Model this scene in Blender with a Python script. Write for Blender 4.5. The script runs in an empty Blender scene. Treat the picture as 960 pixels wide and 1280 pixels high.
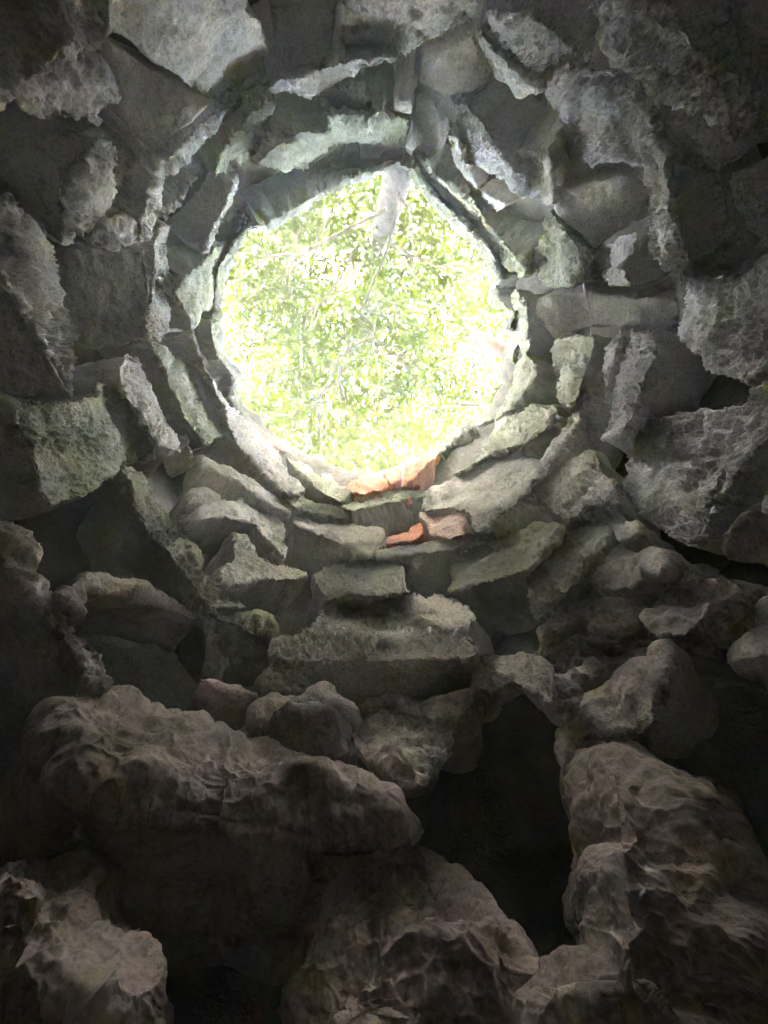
import bpy, math, random
import numpy as np
from mathutils import Vector
from mathutils.geometry import delaunay_2d_cdt

random.seed(11)
rng = np.random.default_rng(11)
sc = bpy.context.scene
COL = sc.collection
rad = math.radians

# ---------------------------------------------------------------- camera
F = 560.0                                   # focal length in photo pixels (960 wide)
CAM = np.array([0.16, 0.0, 1.5])
PITCH = rad(67.7)
cam_data = bpy.data.cameras.new('camera')
cam = bpy.data.objects.new('camera', cam_data)
COL.objects.link(cam)
cam.location = CAM
cam.rotation_euler = (rad(90) + PITCH, 0, 0)
cam_data.sensor_fit = 'HORIZONTAL'
cam_data.sensor_width = 36
cam_data.lens = 36 * F / 960
cam_data.clip_start = 0.02
cam_data.clip_end = 500
sc.camera = cam

# ---------------------------------------------------------------- sky, sun, exposure
SUN_EL, SUN_AZ = rad(34), rad(190)          # azimuth of the sun clockwise from +y
sun_to = np.array([math.sin(SUN_AZ) * math.cos(SUN_EL), math.cos(SUN_AZ) * math.cos(SUN_EL), math.sin(SUN_EL)])
w = bpy.data.worlds.new('World')
sc.world = w
w.use_nodes = True
nt = w.node_tree
nt.nodes.clear()
sky = nt.nodes.new('ShaderNodeTexSky')
sky.sky_type = 'NISHITA'
sky.sun_disc = False
sky.dust_density = 9.0
sky.air_density = 0.7
sky.ozone_density = 0.3
sky.sun_elevation = SUN_EL
sky.sun_rotation = SUN_AZ
bg = nt.nodes.new('ShaderNodeBackground')
bg.inputs['Strength'].default_value = 0.15
wo = nt.nodes.new('ShaderNodeOutputWorld')
nt.links.new(sky.outputs[0], bg.inputs[0])
nt.links.new(bg.outputs[0], wo.inputs[0])
sd = bpy.data.lights.new('sun', 'SUN')
sd.energy = 2.0
sd.angle = rad(0.5)
sd.color = (1, 0.95, 0.86)
sun = bpy.data.objects.new('sun', sd)
COL.objects.link(sun)
sun.location = sun_to * 30
sun.rotation_euler = Vector(-sun_to).to_track_quat('-Z', 'Y').to_euler()
sc.view_settings.view_transform = 'Standard'
sc.view_settings.look = 'None'
sc.view_settings.gamma = 1
sc.view_settings.use_curve_mapping = False
sc.view_settings.exposure = 9.35
sc.render.engine = 'CYCLES'
cy = sc.cycles
cy.use_denoising = True
cy.max_bounces = 8
cy.diffuse_bounces = 5
cy.transmission_bounces = 4
cy.volume_bounces = 1
cy.sample_clamp_indirect = 1
cy.use_adaptive_sampling = False
cy.light_sampling_threshold = 0.0
cy.denoising_input_passes = 'RGB_ALBEDO_NORMAL'
cy.denoising_prefilter = 'ACCURATE'

# ---------------------------------------------------------------- projection helpers
_c, _s = math.cos(rad(90) + PITCH), math.sin(rad(90) + PITCH)
UP = np.array([0, _c, _s])
BACK = np.array([0, -_s, _c])


def rays(px):
    px = np.atleast_2d(np.asarray(px, float))
    a = (px[:, 0] - 480) / F
    b = -(px[:, 1] - 640) / F
    return np.stack([a, b * UP[1] - BACK[1], b * UP[2] - BACK[2]], 1)


def to_px(p):
    d = p - CAM
    z = -(d @ BACK)
    z = np.where(z < 0.02, np.nan, z)
    return np.stack([480 + F * d[:, 0] / z, 640 - F * (d @ UP) / z], 1)


def at_h(u, v, h):
    """world point on the ray of a pixel, h metres above the camera"""
    r = rays([(u, v)])[0]
    return CAM + r * (h / r[2])


def prof(h):
    return np.interp(h, [-1.6, 0.0, 1.0, 2.0, 3.0, 4.2, 4.6], [1.34, 1.33, 1.32, 1.3, 1.27, 1.2, 1.18])


def lean(z):
    """the shaft leans a little: x of its axis at height z"""
    return CAM[0] * np.clip(1 - (np.asarray(z) - 1.5) / 4.2, 0, 1)


def hit(px, fn):
    r = rays(px)
    lo = np.full(len(r), 0.05)
    hi = np.full(len(r), 14.0)
    for _ in range(44):
        m = (lo + hi) / 2
        p = CAM + r * m[:, None]
        out = np.hypot(p[:, 0] - lean(p[:, 2]), p[:, 1]) > fn(p)
        hi = np.where(out, m, hi)
        lo = np.where(out, lo, m)
    return CAM + r * ((lo + hi) / 2)[:, None]


def inside(pts, poly):
    x, y = pts[:, 0], pts[:, 1]
    res = np.zeros(len(pts), bool)
    n = len(poly)
    for i in range(n):
        x0, y0 = poly[i]
        x1, y1 = poly[(i + 1) % n]
        if y0 == y1:
            continue
        c = ((y0 > y) != (y1 > y)) & (x < (x1 - x0) * (y - y0) / (y1 - y0) + x0)
        res ^= c
    return res


def edge_dist(pts, poly):
    best = np.full(len(pts), 1e9)
    n = len(poly)
    for i in range(n):
        a = poly[i]
        b = poly[(i + 1) % n]
        ab = b - a
        t = np.clip(((pts - a) @ ab) / (ab @ ab + 1e-9), 0, 1)
        d = np.hypot(*(pts - a - t[:, None] * ab).T)
        best = np.minimum(best, d)
    return best


# ---------------------------------------------------------------- noise (numpy)
def _hash(ix, iy, iz, s):
    h = (ix * 374761393 + iy * 668265263 + iz * 2147483647 + s * 974634777) & 0xFFFFFFFF
    h = ((h ^ (h >> 13)) * 1274126177) & 0xFFFFFFFF
    h = ((h ^ (h >> 16)) * 2246822519) & 0xFFFFFFFF
    return ((h ^ (h >> 15)) & 0xFFFFFF) / float(0xFFFFFF)


def vnoise(p, s=0):
    i = np.floor(p).astype(np.int64)
    f = p - i
    f = f * f * f * (f * (f * 6 - 15) + 10)
    r = 0
    for dx in (0, 1):
        for dy in (0, 1):
            for dz in (0, 1):
                wt = (f[:, 0] if dx else 1 - f[:, 0]) * (f[:, 1] if dy else 1 - f[:, 1]) * (f[:, 2] if dz else 1 - f[:, 2])
                r = r + wt * _hash(i[:, 0] + dx, i[:, 1] + dy, i[:, 2] + dz, s)
    return r * 2 - 1


def fbm(p, o=4, s=0, g=0.5):
    r, a, t = 0, 1.0, 0
    for k in range(o):
        r = r + a * vnoise(p * 2.03 ** k + 17.3 * k, s + k)
        t += a
        a *= g
    return r / t


def worley(p, s=0):
    i = np.floor(p).astype(np.int64)
    f1 = np.full(len(p), 9.0)
    f2 = np.full(len(p), 9.0)
    for dx in (-1, 0, 1):
        for dy in (-1, 0, 1):
            for dz in (-1, 0, 1):
                c = i + np.array([dx, dy, dz])
                q = np.stack([c[:, k] + _hash(c[:, 0], c[:, 1], c[:, 2], s + 31 * k) for k in range(3)], 1)
                d = np.sqrt(((q - p) ** 2).sum(1))
                f2 = np.minimum(f2, np.maximum(f1, d))
                f1 = np.minimum(f1, d)
    return f1, f2


# ---------------------------------------------------------------- materials
def new_mat(name):
    m = bpy.data.materials.new(name)
    m.use_nodes = True
    t = m.node_tree
    t.nodes.clear()
    o = t.nodes.new('ShaderNodeOutputMaterial')
    b = t.nodes.new('ShaderNodeBsdfPrincipled')
    t.links.new(b.outputs[0], o.inputs[0])
    return m, t, b


def node(t, kind, **kw):
    n = t.nodes.new(kind)
    for k, v in kw.items():
        if k.startswith('in_'):
            n.inputs[k[3:].replace('_', ' ')].default_value = v
        else:
            setattr(n, k, v)
    return n


def ramp(t, fac, stops):
    r = t.nodes.new('ShaderNodeValToRGB')
    e = r.color_ramp.elements
    while len(e) < len(stops):
        e.new(0.5)
    for k, (p, c) in enumerate(stops):
        e[k].position = p
        e[k].color = (*c, 1)
    t.links.new(fac, r.inputs[0])
    return r


def stone_mat(name, dark, mid, light, moss_amount=0.0, bump=1.0, moss=(0.15, 0.155, 0.06)):
    m, t, b = new_mat(name)
    geo = node(t, 'ShaderNodeNewGeometry')
    pos = geo.outputs['Position']
    n1 = node(t, 'ShaderNodeTexNoise', in_Scale=3.0, in_Detail=6.0, in_Roughness=0.62)
    n2 = node(t, 'ShaderNodeTexNoise', in_Scale=26.0, in_Detail=5.0, in_Roughness=0.65)
    n3 = node(t, 'ShaderNodeTexNoise', in_Scale=5.5, in_Detail=7.0, in_Roughness=0.7)
    n4 = node(t, 'ShaderNodeTexNoise', in_Scale=110.0, in_Detail=4.0, in_Roughness=0.7)
    for n in (n1, n2, n3, n4):
        t.links.new(pos, n.inputs['Vector'])
    oi = node(t, 'ShaderNodeObjectInfo')
    mix = node(t, 'ShaderNodeMath', operation='MULTIPLY_ADD')
    t.links.new(n2.outputs['Fac'], mix.inputs[0])
    mix.inputs[1].default_value = 0.35
    sub = node(t, 'ShaderNodeMath', operation='MULTIPLY')
    t.links.new(n1.outputs['Fac'], sub.inputs[0])
    sub.inputs[1].default_value = 0.65
    t.links.new(sub.outputs[0], mix.inputs[2])
    r = ramp(t, mix.outputs[0], [(0.38, dark), (0.5, mid), (0.62, light)])
    # each block a little different in value
    hv = node(t, 'ShaderNodeHueSaturation')
    mr = node(t, 'ShaderNodeMapRange')
    mr.inputs['To Min'].default_value = 0.82
    mr.inputs['To Max'].default_value = 1.15
    t.links.new(oi.outputs['Random'], mr.inputs['Value'])
    t.links.new(mr.outputs[0], hv.inputs['Value'])
    t.links.new(r.outputs[0], hv.inputs['Color'])
    colour = hv.outputs[0]
    # mineral grain and pale lichen flecks
    n5 = node(t, 'ShaderNodeTexNoise', in_Scale=75.0, in_Detail=3.0, in_Roughness=0.75)
    t.links.new(pos, n5.inputs['Vector'])
    gr = ramp(t, n5.outputs['Fac'], [(0.36, (0.62, 0.6, 0.58)), (0.52, (1, 1, 1)), (0.68, (1.0, 1.0, 1.0))])
    mg = node(t, 'ShaderNodeMix', data_type='RGBA', blend_type='MULTIPLY')
    mg.inputs['Factor'].default_value = 0.9
    t.links.new(colour, mg.inputs['A'])
    t.links.new(gr.outputs[0], mg.inputs['B'])
    colour = mg.outputs['Result']
    if moss_amount > 0:
        mm = ramp(t, n3.outputs['Fac'], [(0.62 - 0.3 * moss_amount, (0, 0, 0)), (0.74 - 0.3 * moss_amount, (1, 1, 1))])
        mx = node(t, 'ShaderNodeMix', data_type='RGBA')
        sc_ = node(t, 'ShaderNodeMath', operation='MULTIPLY')
        t.links.new(mm.outputs[0], sc_.inputs[0])
        sc_.inputs[1].default_value = 0.42
        t.links.new(sc_.outputs[0], mx.inputs['Factor'])
        t.links.new(colour, mx.inputs['A'])
        mx.inputs['B'].default_value = (*moss, 1)
        colour = mx.outputs['Result']
    t.links.new(colour, b.inputs['Base Color'])
    b.inputs['Roughness'].default_value = 0.93
    b.inputs['Specular IOR Level'].default_value = 0.2
    bm1 = node(t, 'ShaderNodeBump', in_Strength=0.8 * bump, in_Distance=0.02)
    bm2 = node(t, 'ShaderNodeBump', in_Strength=0.6 * bump, in_Distance=0.006)
    t.links.new(n2.outputs['Fac'], bm1.inputs['Height'])
    t.links.new(n4.outputs['Fac'], bm2.inputs['Height'])
    t.links.new(bm1.outputs[0], bm2.inputs['Normal'])
    t.links.new(bm2.outputs[0], b.inputs['Normal'])
    return m


M = {
    'grey': stone_mat('pitted_grey_stone', (0.29, 0.255, 0.23), (0.41, 0.37, 0.335), (0.51, 0.465, 0.425), 0.15),
    'pale': stone_mat('pitted_pale_stone', (0.31, 0.285, 0.285), (0.43, 0.4, 0.4), (0.52, 0.485, 0.485), 0.08),
    'brown': stone_mat('brown_stone', (0.22, 0.18, 0.165), (0.34, 0.283, 0.26), (0.45, 0.38, 0.355), 0.2),
    'moss': stone_mat('mossy_stone', (0.25, 0.235, 0.2), (0.35, 0.33, 0.285), (0.44, 0.42, 0.365), 0.75),
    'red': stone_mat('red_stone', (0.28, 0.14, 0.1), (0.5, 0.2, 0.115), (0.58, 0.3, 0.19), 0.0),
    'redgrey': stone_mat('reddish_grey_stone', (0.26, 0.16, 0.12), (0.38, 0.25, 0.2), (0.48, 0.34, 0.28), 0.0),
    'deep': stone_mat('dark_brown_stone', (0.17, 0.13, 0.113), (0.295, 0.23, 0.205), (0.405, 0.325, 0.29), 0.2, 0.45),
    'rim': stone_mat('weathered_shaded_rim_stone', (0.1, 0.098, 0.08), (0.165, 0.16, 0.135), (0.24, 0.23, 0.2), 0.45),  # dirty, weathered stone, also darkened for the shade of the trees
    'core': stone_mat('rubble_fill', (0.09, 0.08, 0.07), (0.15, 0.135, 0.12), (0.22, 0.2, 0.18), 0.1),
}


def plain_mat(name, c1, c2, scale=8.0, rough=0.9):
    m, t, b = new_mat(name)
    tc = node(t, 'ShaderNodeNewGeometry')
    n = node(t, 'ShaderNodeTexNoise', in_Scale=scale, in_Detail=6.0, in_Roughness=0.65)
    t.links.new(tc.outputs['Position'], n.inputs['Vector'])
    r = ramp(t, n.outputs['Fac'], [(0.35, c1), (0.65, c2)])
    t.links.new(r.outputs[0], b.inputs['Base Color'])
    b.inputs['Roughness'].default_value = rough
    bm = node(t, 'ShaderNodeBump', in_Strength=0.6, in_Distance=0.02)
    t.links.new(n.outputs['Fac'], bm.inputs['Height'])
    t.links.new(bm.outputs[0], b.inputs['Normal'])
    return m


M['soil'] = plain_mat('leaf_litter_soil', (0.12, 0.09, 0.065), (0.3, 0.24, 0.18), 5)
M['bark_pale'] = plain_mat('pale_bark', (0.02, 0.017, 0.017), (0.1, 0.09, 0.09), 16)
M['bark_dark'] = plain_mat('grey_bark', (0.03, 0.025, 0.02), (0.09, 0.075, 0.06), 14)
M['bark_pink'] = plain_mat('reddish_bark', (0.1, 0.06, 0.05), (0.22, 0.15, 0.135), 9)
M['root'] = plain_mat('pale_root', (0.3, 0.28, 0.25), (0.5, 0.47, 0.43), 30)


def leaf_mat(name, front, through):
    m, t, b = new_mat(name)
    oi = node(t, 'ShaderNodeNewGeometry')
    hv = node(t, 'ShaderNodeHueSaturation')
    hv2 = node(t, 'ShaderNodeHueSaturation')
    mr = node(t, 'ShaderNodeMapRange')
    mr.inputs['To Min'].default_value = 0.55
    mr.inputs['To Max'].default_value = 1.35
    t.links.new(oi.outputs['Random Per Island'], mr.inputs['Value'])
    for h, c in ((hv, front), (hv2, through)):
        h.inputs['Color'].default_value = (*c, 1)
        t.links.new(mr.outputs[0], h.inputs['Value'])
    b.inputs['Roughness'].default_value = 0.6
    b.inputs['Specular IOR Level'].default_value = 0.15
    t.links.new(hv.outputs[0], b.inputs['Base Color'])
    tr = node(t, 'ShaderNodeBsdfTranslucent')
    t.links.new(hv2.outputs[0], tr.inputs['Color'])
    ad = node(t, 'ShaderNodeMixShader')
    ad.inputs[0].default_value = 0.5
    t.links.new(b.outputs[0], ad.inputs[1])
    t.links.new(tr.outputs[0], ad.inputs[2])
    out = [n for n in t.nodes if n.type == 'OUTPUT_MATERIAL'][0]
    t.links.new(ad.outputs[0], out.inputs[0])
    return m


M['leaf'] = leaf_mat('beech_leaf', (0.018, 0.025, 0.0005), (0.057, 0.076, 0.0))
M['leaf_y'] = leaf_mat('yellow_green_leaf', (0.022, 0.025, 0.0005), (0.07, 0.075, 0.0))
M['leaf_d'] = leaf_mat('fresh_green_leaf', (0.016, 0.025, 0.0005), (0.048, 0.076, 0.0))


# ---------------------------------------------------------------- mesh helpers
def mesh_obj(name, verts, faces, mat, parent=None, smooth=True, recentre=True):
    me = bpy.data.meshes.new(name)
    verts = np.asarray(verts, float)
    loc = verts.mean(0) if recentre else np.zeros(3)
    v = verts - loc
    if isinstance(faces, np.ndarray):
        me.vertices.add(len(v))
        me.vertices.foreach_set('co', v.ravel())
        n, k = faces.shape
        me.loops.add(n * k)
        me.loops.foreach_set('vertex_index', faces.ravel().astype(np.int32))
        me.polygons.add(n)
        me.polygons.foreach_set('loop_start', np.arange(0, n * k, k, dtype=np.int32))
        me.update(calc_edges=True)
    else:
        me.from_pydata(v.tolist(), [], faces)
    me.polygons.foreach_set('use_smooth', np.full(len(me.polygons), smooth))
    me.materials.append(mat)
    me.validate()
    o = bpy.data.objects.new(name, me)
    COL.objects.link(o)
    o.location = loc
    if parent is not None:
        o.parent = parent
        o.location = loc - np.array(parent.location)
    return o


def tag(o, label=None, cat=None, group=None, kind=None):
    if label: o['label'] = label
    if cat: o['category'] = cat
    if group: o['group'] = group
    if kind: o['kind'] = kind
    return o


def empty(name, loc=(0, 0, 0)):
    o = bpy.data.objects.new(name, None)
    COL.objects.link(o)
    o.location = loc
    return o


def vert_normals(v, f):
    n = np.cross(v[f[:, 1]] - v[f[:, 0]], v[f[:, 2]] - v[f[:, 0]])
    r = np.zeros_like(v)
    for k in range(3):
        np.add.at(r, f[:, k], n)
    return r / (np.linalg.norm(r, axis=1)[:, None] + 1e-12)


# ---------------------------------------------------------------- ground
def build_ground():
    n = 60
    g = np.linspace(-20, 20, n)
    X, Y = np.meshgrid(g, g)
    p = np.stack([X.ravel(), Y.ravel(), np.zeros(n * n)], 1)
    p[:, 2] = 0.04 * fbm(p * 0.6, 4, 3) - 0.03
    i = np.arange(n * n).reshape(n, n)
    f = np.stack([i[:-1, :-1].ravel(), i[:-1, 1:].ravel(), i[1:, 1:].ravel(), i[1:, :-1].ravel()], 1)
    return tag(mesh_obj('ground', p, f, M['soil'], recentre=False), kind='structure')


build_ground()

# ---------------------------------------------------------------- the stone shaft
tower = tag(empty('stone_shaft'), 'round shaft of rough pitted grey stones, open to the trees above', 'shaft')

OPENINGS = [
    [(45, 640), (110, 610), (140, 640), (150, 720), (75, 745), (40, 715)],
    [(510, 990), (565, 900), (600, 880), (680, 880), (700, 960), (725, 1010), (720, 1200), (685, 1225), (560, 1060)],
    [(140, 1060), (390, 1050), (380, 1320), (205, 1320), (145, 1110)],
    [(850, 840), (1050, 840), (1050, 1220), (950, 1170), (890, 980)],
    [(0, 800), (55, 880), (55, 1040), (0, 1055), (-120, 1050), (-120, 800)],
    [(600, 770), (650, 755), (665, 800), (610, 815)],
    [(815, 675), (890, 690), (850, 715)],
]


def build_core():
    nt_, nz = 240, 130
    th = np.linspace(0, 2 * np.pi, nt_, endpoint=False)
    z = np.linspace(-0.1, 5.72, nz)
    T, Z = np.meshgrid(th, z)
    T, Z = T.ravel(), Z.ravel()
    r = prof(Z - 1.5) + np.interp(Z, [4.6, 5.7], [0.42, 0.1])
    p = np.stack([r * np.cos(T) + lean(Z), r * np.sin(T), Z], 1)
    r = r + 0.05 * fbm(p * 3.5, 4, 5) + 0.05 * fbm(p * 9, 3, 9)
    px = to_px(p)
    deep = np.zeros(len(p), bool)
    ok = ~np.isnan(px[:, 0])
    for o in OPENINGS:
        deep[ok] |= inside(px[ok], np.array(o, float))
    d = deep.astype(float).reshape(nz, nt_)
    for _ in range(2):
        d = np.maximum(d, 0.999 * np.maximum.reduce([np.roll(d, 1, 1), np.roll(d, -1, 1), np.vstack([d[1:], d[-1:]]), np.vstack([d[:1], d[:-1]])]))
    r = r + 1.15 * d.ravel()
    inner = np.stack([r * np.cos(T) + lean(Z), r * np.sin(T), Z], 1)
    ro = np.interp(Z, [0, 3.7, 5.0, 5.7], [3.3, 3.3, 2.3, 1.85]) + 0.05 * fbm(p * 2, 3, 4)
    outer = np.stack([ro * np.cos(T), ro * np.sin(T), Z], 1)
    N = nt_ * nz
    v = np.vstack([inner, outer])
    i = np.arange(N).reshape(nz, nt_)
    j = np.roll(i, -1, 1)
    fi = np.stack([i[:-1].ravel(), i[1:].ravel(), j[1:].ravel(), j[:-1].ravel()], 1)
    fo = np.stack([i[:-1].ravel(), j[:-1].ravel(), j[1:].ravel(), i[1:].ravel()], 1) + N
    top = np.stack([i[-1], i[-1] + N, j[-1] + N, j[-1]], 1)
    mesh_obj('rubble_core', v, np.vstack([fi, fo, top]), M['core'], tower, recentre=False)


build_core()

STONES = 0
TRI = 0


def resample(poly, step):
    poly = np.asarray(poly, float)
    out = []
    n = len(poly)
    for i in range(n):
        a, b = poly[i], poly[(i + 1) % n]
        k = max(1, int(round(np.hypot(*(b - a)) / step)))
        for q in range(k):
            out.append(a + (b - a) * q / k)
    return np.array(out)


def soften(b, k):
    for _ in range(k):
        b = 0.5 * b + 0.25 * (np.roll(b, 1, 0) + np.roll(b, -1, 0))
    return b


def build_stone(poly, mapfn, step, mat='grey', D=0.38, bulge=0.0, pit=1.0, lump=1.0, rough=1.0,
                edge=0.016, shear=None, taper=0.06, rings=15, name='stone', label=None, cell=0.058, ragged=1.0, style='web', clear=None):
    """poly: outline of the inner face in 2-D; mapfn: 2-D -> 3-D; the block runs outward from it"""
    global STONES, TRI
    STONES += 1
    seed = STONES * 7
    b = soften(resample(poly, step), 3)
    q = np.c_[b / (step * 9.0), np.full(len(b), seed * 1.7)]
    b = b + ragged * step * 1.5 * np.stack([fbm(q, 4, seed, 0.6), fbm(q + 40, 4, seed + 3, 0.6)], 1)
    lo, hi = b.min(0), b.max(0)
    gx = np.arange(lo[0], hi[0], step)
    gy = np.arange(lo[1], hi[1], step * 0.87)
    X, Y = np.meshgrid(gx, gy)
    X = X + (np.arange(len(gy)) % 2)[:, None] * step * 0.5
    g = np.stack([X.ravel(), Y.ravel()], 1) + rng.uniform(-0.15, 0.15, (X.size, 2)) * step
    g = g[inside(g, b)]
    if len(g):
        g = g[edge_dist(g, b) > 0.55 * step]
    pts = np.vstack([b, g]) if len(g) else b
    res = delaunay_2d_cdt([Vector(p) for p in pts.tolist()], [], [list(range(len(b)))], 1, 1e-5)
    p2 = np.array([tuple(v) for v in res[0]])
    tri = np.array([f for f in res[2] if len(f) == 3])
    if len(tri) == 0:
        print('EMPTY STONE', STONES)
        return None
    ed = edge_dist(p2, b)
    v = mapfn(p2)
    # metric scale of one 2-D unit
    a2 = np.abs(np.cross(p2[tri[:, 1]] - p2[tri[:, 0]], p2[tri[:, 2]] - p2[tri[:, 0]])).sum()
    a3 = np.linalg.norm(np.cross(v[tri[:, 1]] - v[tri[:, 0]], v[tri[:, 2]] - v[tri[:, 0]]), axis=1).sum()
    ms = math.sqrt(a3 / a2)
    em = ed * ms
    rd = v.copy()
    rd[:, 2] = 0
    rd /= np.linalg.norm(rd, axis=1)[:, None]
    # face towards the axis
    nrm = np.cross(v[tri[:, 1]] - v[tri[:, 0]], v[tri[:, 2]] - v[tri[:, 0]]).sum(0)
    c = v.mean(0)
    if nrm @ rd.mean(0) > 0:
        tri = tri[:, ::-1]
    # rounded edge, bulging belly
    e = min(edge, em.max() * 0.6)
    x = np.clip(1 - em / e, 0, 1)
    v = v + rd * (e * (1 - np.sqrt(1 - 0.98 * x * x)))[:, None]
    if bulge:
        mx = em.max()
        v = v + rd * (-bulge * np.sin(np.clip(em / mx, 0, 1) * np.pi / 2))[:, None]
    # side walls
    he = {}
    for f in tri:
        for k in range(3):
            he[(int(f[k]), int(f[(k + 1) % 3]))] = 1
    bed = [(a, b_) for (a, b_) in he if (b_, a) not in he]
    bv = sorted({a for a, _ in bed} | {b_ for _, b_ in bed})
    idx = {a: k for k, a in enumerate(bv)}
    nb, n0 = len(bv), len(v)
    base, brd = v[bv], rd[bv]
    cr = np.array([-c[1], c[0], 0]) / np.hypot(c[0], c[1])
    if shear is None:
        shear = (rng.uniform(0.05, 0.42), rng.uniform(-0.25, 0.25))
    V = [v]
    o_ = D * (np.linspace(0, 1, rings + 1)[1:] ** 1.6)
    loop_nb = [[] for _ in bv]
    for a, b_ in bed:
        loop_nb[idx[a]].append(idx[b_])
        loop_nb[idx[b_]].append(idx[a])
    nA = np.array([q[0] for q in loop_nb])
    nB = np.array([q[-1] for q in loop_nb])
    for o in o_:
        for _ in range(1 + int(18 * o)):
            base = 0.5 * base + 0.25 * (base[nA] + base[nB])
        pc = base + brd * o
        cc = c + np.array([c[0], c[1], 0]) / np.hypot(c[0], c[1]) * o
        pc = cc + (pc - cc) * (1 - taper * o / D)
        pc = pc + np.array([0, 0, shear[0] * o]) + cr * shear[1] * o
        if clear is not None:
            pc = clear(pc)
        V.append(pc)
    v = np.vstack(V)
    ids = np.array([[idx[a], idx[b_]] for a, b_ in bed])
    quads = []
    for k in range(rings):
        f0 = np.array(bv) if k == 0 else n0 + (k - 1) * nb + np.arange(nb)
        f1 = n0 + k * nb + np.arange(nb)
        A, B = ids[:, 0], ids[:, 1]
        quads.append(np.stack([f0[B], f0[A], f1[A]], 1))
        quads.append(np.stack([f0[B], f1[A], f1[B]], 1))
    tri = np.vstack([tri] + quads)
    wf = np.zeros(len(v))                       # 1 on the weathered inner face, 0 on the split sides
    wf[:n0] = np.clip(0.55 + em / 0.05, 0, 1)
    for k in range(rings):
        wf[n0 + k * nb:n0 + (k + 1) * nb] = max(0.55 * max(0, 1 - o_[k] / 0.09), 0.2)
    nv = vert_normals(v, tri)
    # relief
    th = np.arctan2(v[:, 1], v[:, 0])
    cyl = np.stack([th * 1.4, v[:, 2], np.hypot(v[:, 0], v[:, 1])], 1)
    d = 0.045 * lump * fbm(v * 4.2 + seed, 3, 2) + 0.03 * (1 - wf) * fbm(v * np.array([7, 7, 10.0]) + seed, 3, 12) + 0.016 * rough * fbm(v * 15 + seed, 4, 6, 0.6) * (0.35 + 0.65 * wf)
    if pit > 0:
        wp = cyl + 0.02 * np.stack([fbm(cyl * 14 + 5 * k, 3, 40 + k) for k in range(3)], 1)
        qq = wp / np.array([cell * 1.8, cell, cell * 1.2]) + seed
        sel = wf > 0.02
        f1 = np.zeros(len(v)); f2 = np.zeros(len(v))
        f1[sel], f2[sel] = worley(qq[sel], 3)
        dd = f2 - f1
        if style == 'bowl':
            dd = np.clip(1 - f1 / 0.62, 0, 1) ** 0.8 * 1.1
        patch = np.clip(0.65 + 0.9 * fbm(v * 6 + seed, 2, 77), 0.12, 1.1)
        d = d - wf * patch * pit * 0.05 * (1 - np.exp(-dd * 4.0))
        g1 = np.zeros(len(v)); g2 = np.zeros(len(v))
        g1[sel], g2[sel] = worley(qq[sel] * 2.3 + 9, 4)
        d = d - wf * pit * 0.009 * (1 - np.exp(-(g2 - g1) * 4))
    if style == 'crag':
        rg = 0
        for kf, am in ((5, 0.8), (11, 0.55), (23, 0.3)):
            rg = rg + am * 1.25 * vnoise(v * np.array([kf, kf, kf * 1.4]) + seed + kf, kf)
        d = d + 0.022 * rough * rg * (0.35 + 0.65 * wf)
    d = d + (0.005 if style == 'web' else 0.0015) * fbm(v * 55 + seed, 3, 91, 0.7) * (0.5 + 0.5 * wf)
    v = v + nv * d[:, None]
    TRI += len(tri)
    o = mesh_obj(name, v, tri, M[mat], tower)
    if label:
        o['label'] = label
    return o


SPECS = []


def S(poly, mat='grey', dr=0.0, k=0.36, yaw=None, h=None, step=1.9, **kw):
    """a block whose inner face shows this outline (photo pixels); built once all are known"""
    poly = np.asarray(poly, float)
    cpx = poly.mean(0)
    if h is None:
        c = hit([cpx], lambda p: prof(p[:, 2] - 1.5) + dr)[0]
    else:
        c = at_h(cpx[0], cpx[1], h)
    cx_ = c[0] - float(lean(c[2]))
    Rc, hc, tc = np.hypot(cx_, c[1]), c[2], math.atan2(c[1], cx_)
    k = k * (0.72 if k > 0 else 1.0)
    kk = min(k * Rc / (hc - 1.5), 0.45)
    yw = rng.uniform(-0.14, 0.14) if yaw is None else yaw

    def fn(p):
        dt = (np.arctan2(p[:, 1], p[:, 0] - lean(p[:, 2])) - tc + np.pi) % (2 * np.pi) - np.pi
        return np.maximum(0.5, Rc + kk * (p[:, 2] - hc) + yw * np.clip(dt, -0.8, 0.8) * Rc)
    SPECS.append(dict(poly=poly, fn=fn, lo=poly.min(0), hi=poly.max(0), mat=mat, step=step, kw=kw))


def make_clear(me):
    """blocks do not run through each other: keep a block's sides behind its neighbours' faces"""
    def clear(v):
        px = to_px(v)
        v = v.copy()
        lo, hi = np.nanmin(px, 0), np.nanmax(px, 0)
        for q in SPECS:
            if q is me or (q['lo'] > hi).any() or (q['hi'] < lo).any():
                continue
            m = inside(np.nan_to_num(px, nan=-9999), q['poly'])
            if not m.any():
                continue
            f = hit(px[m], q['fn'])
            tf = np.linalg.norm(f - CAM, axis=1) + 0.045
            d = v[m] - CAM
            t = np.linalg.norm(d, axis=1)
            v[m] = CAM + d * (np.maximum(t, tf) / t)[:, None]
        return v
    return clear


def build_all():
    for q in SPECS:
        # finer mesh where the face is seen foreshortened
        b = resample(q['poly'], 6.0)
        w_ = hit(b, q['fn'])
        c2, c3 = b.mean(0), w_.mean(0)
        a2 = np.abs(np.cross(b - c2, np.roll(b, -1, 0) - c2)).sum()
        a3 = np.linalg.norm(np.cross(w_ - c3, np.roll(w_, -1, 0) - c3), axis=1).sum()
        st = float(np.clip(0.0085 / math.sqrt(a3 / a2), 1.0, 1.8))
        build_stone(q['poly'], lambda p, q=q: hit(p, q['fn']), st, q['mat'], clear=make_clear(q), **q['kw'])


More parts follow.
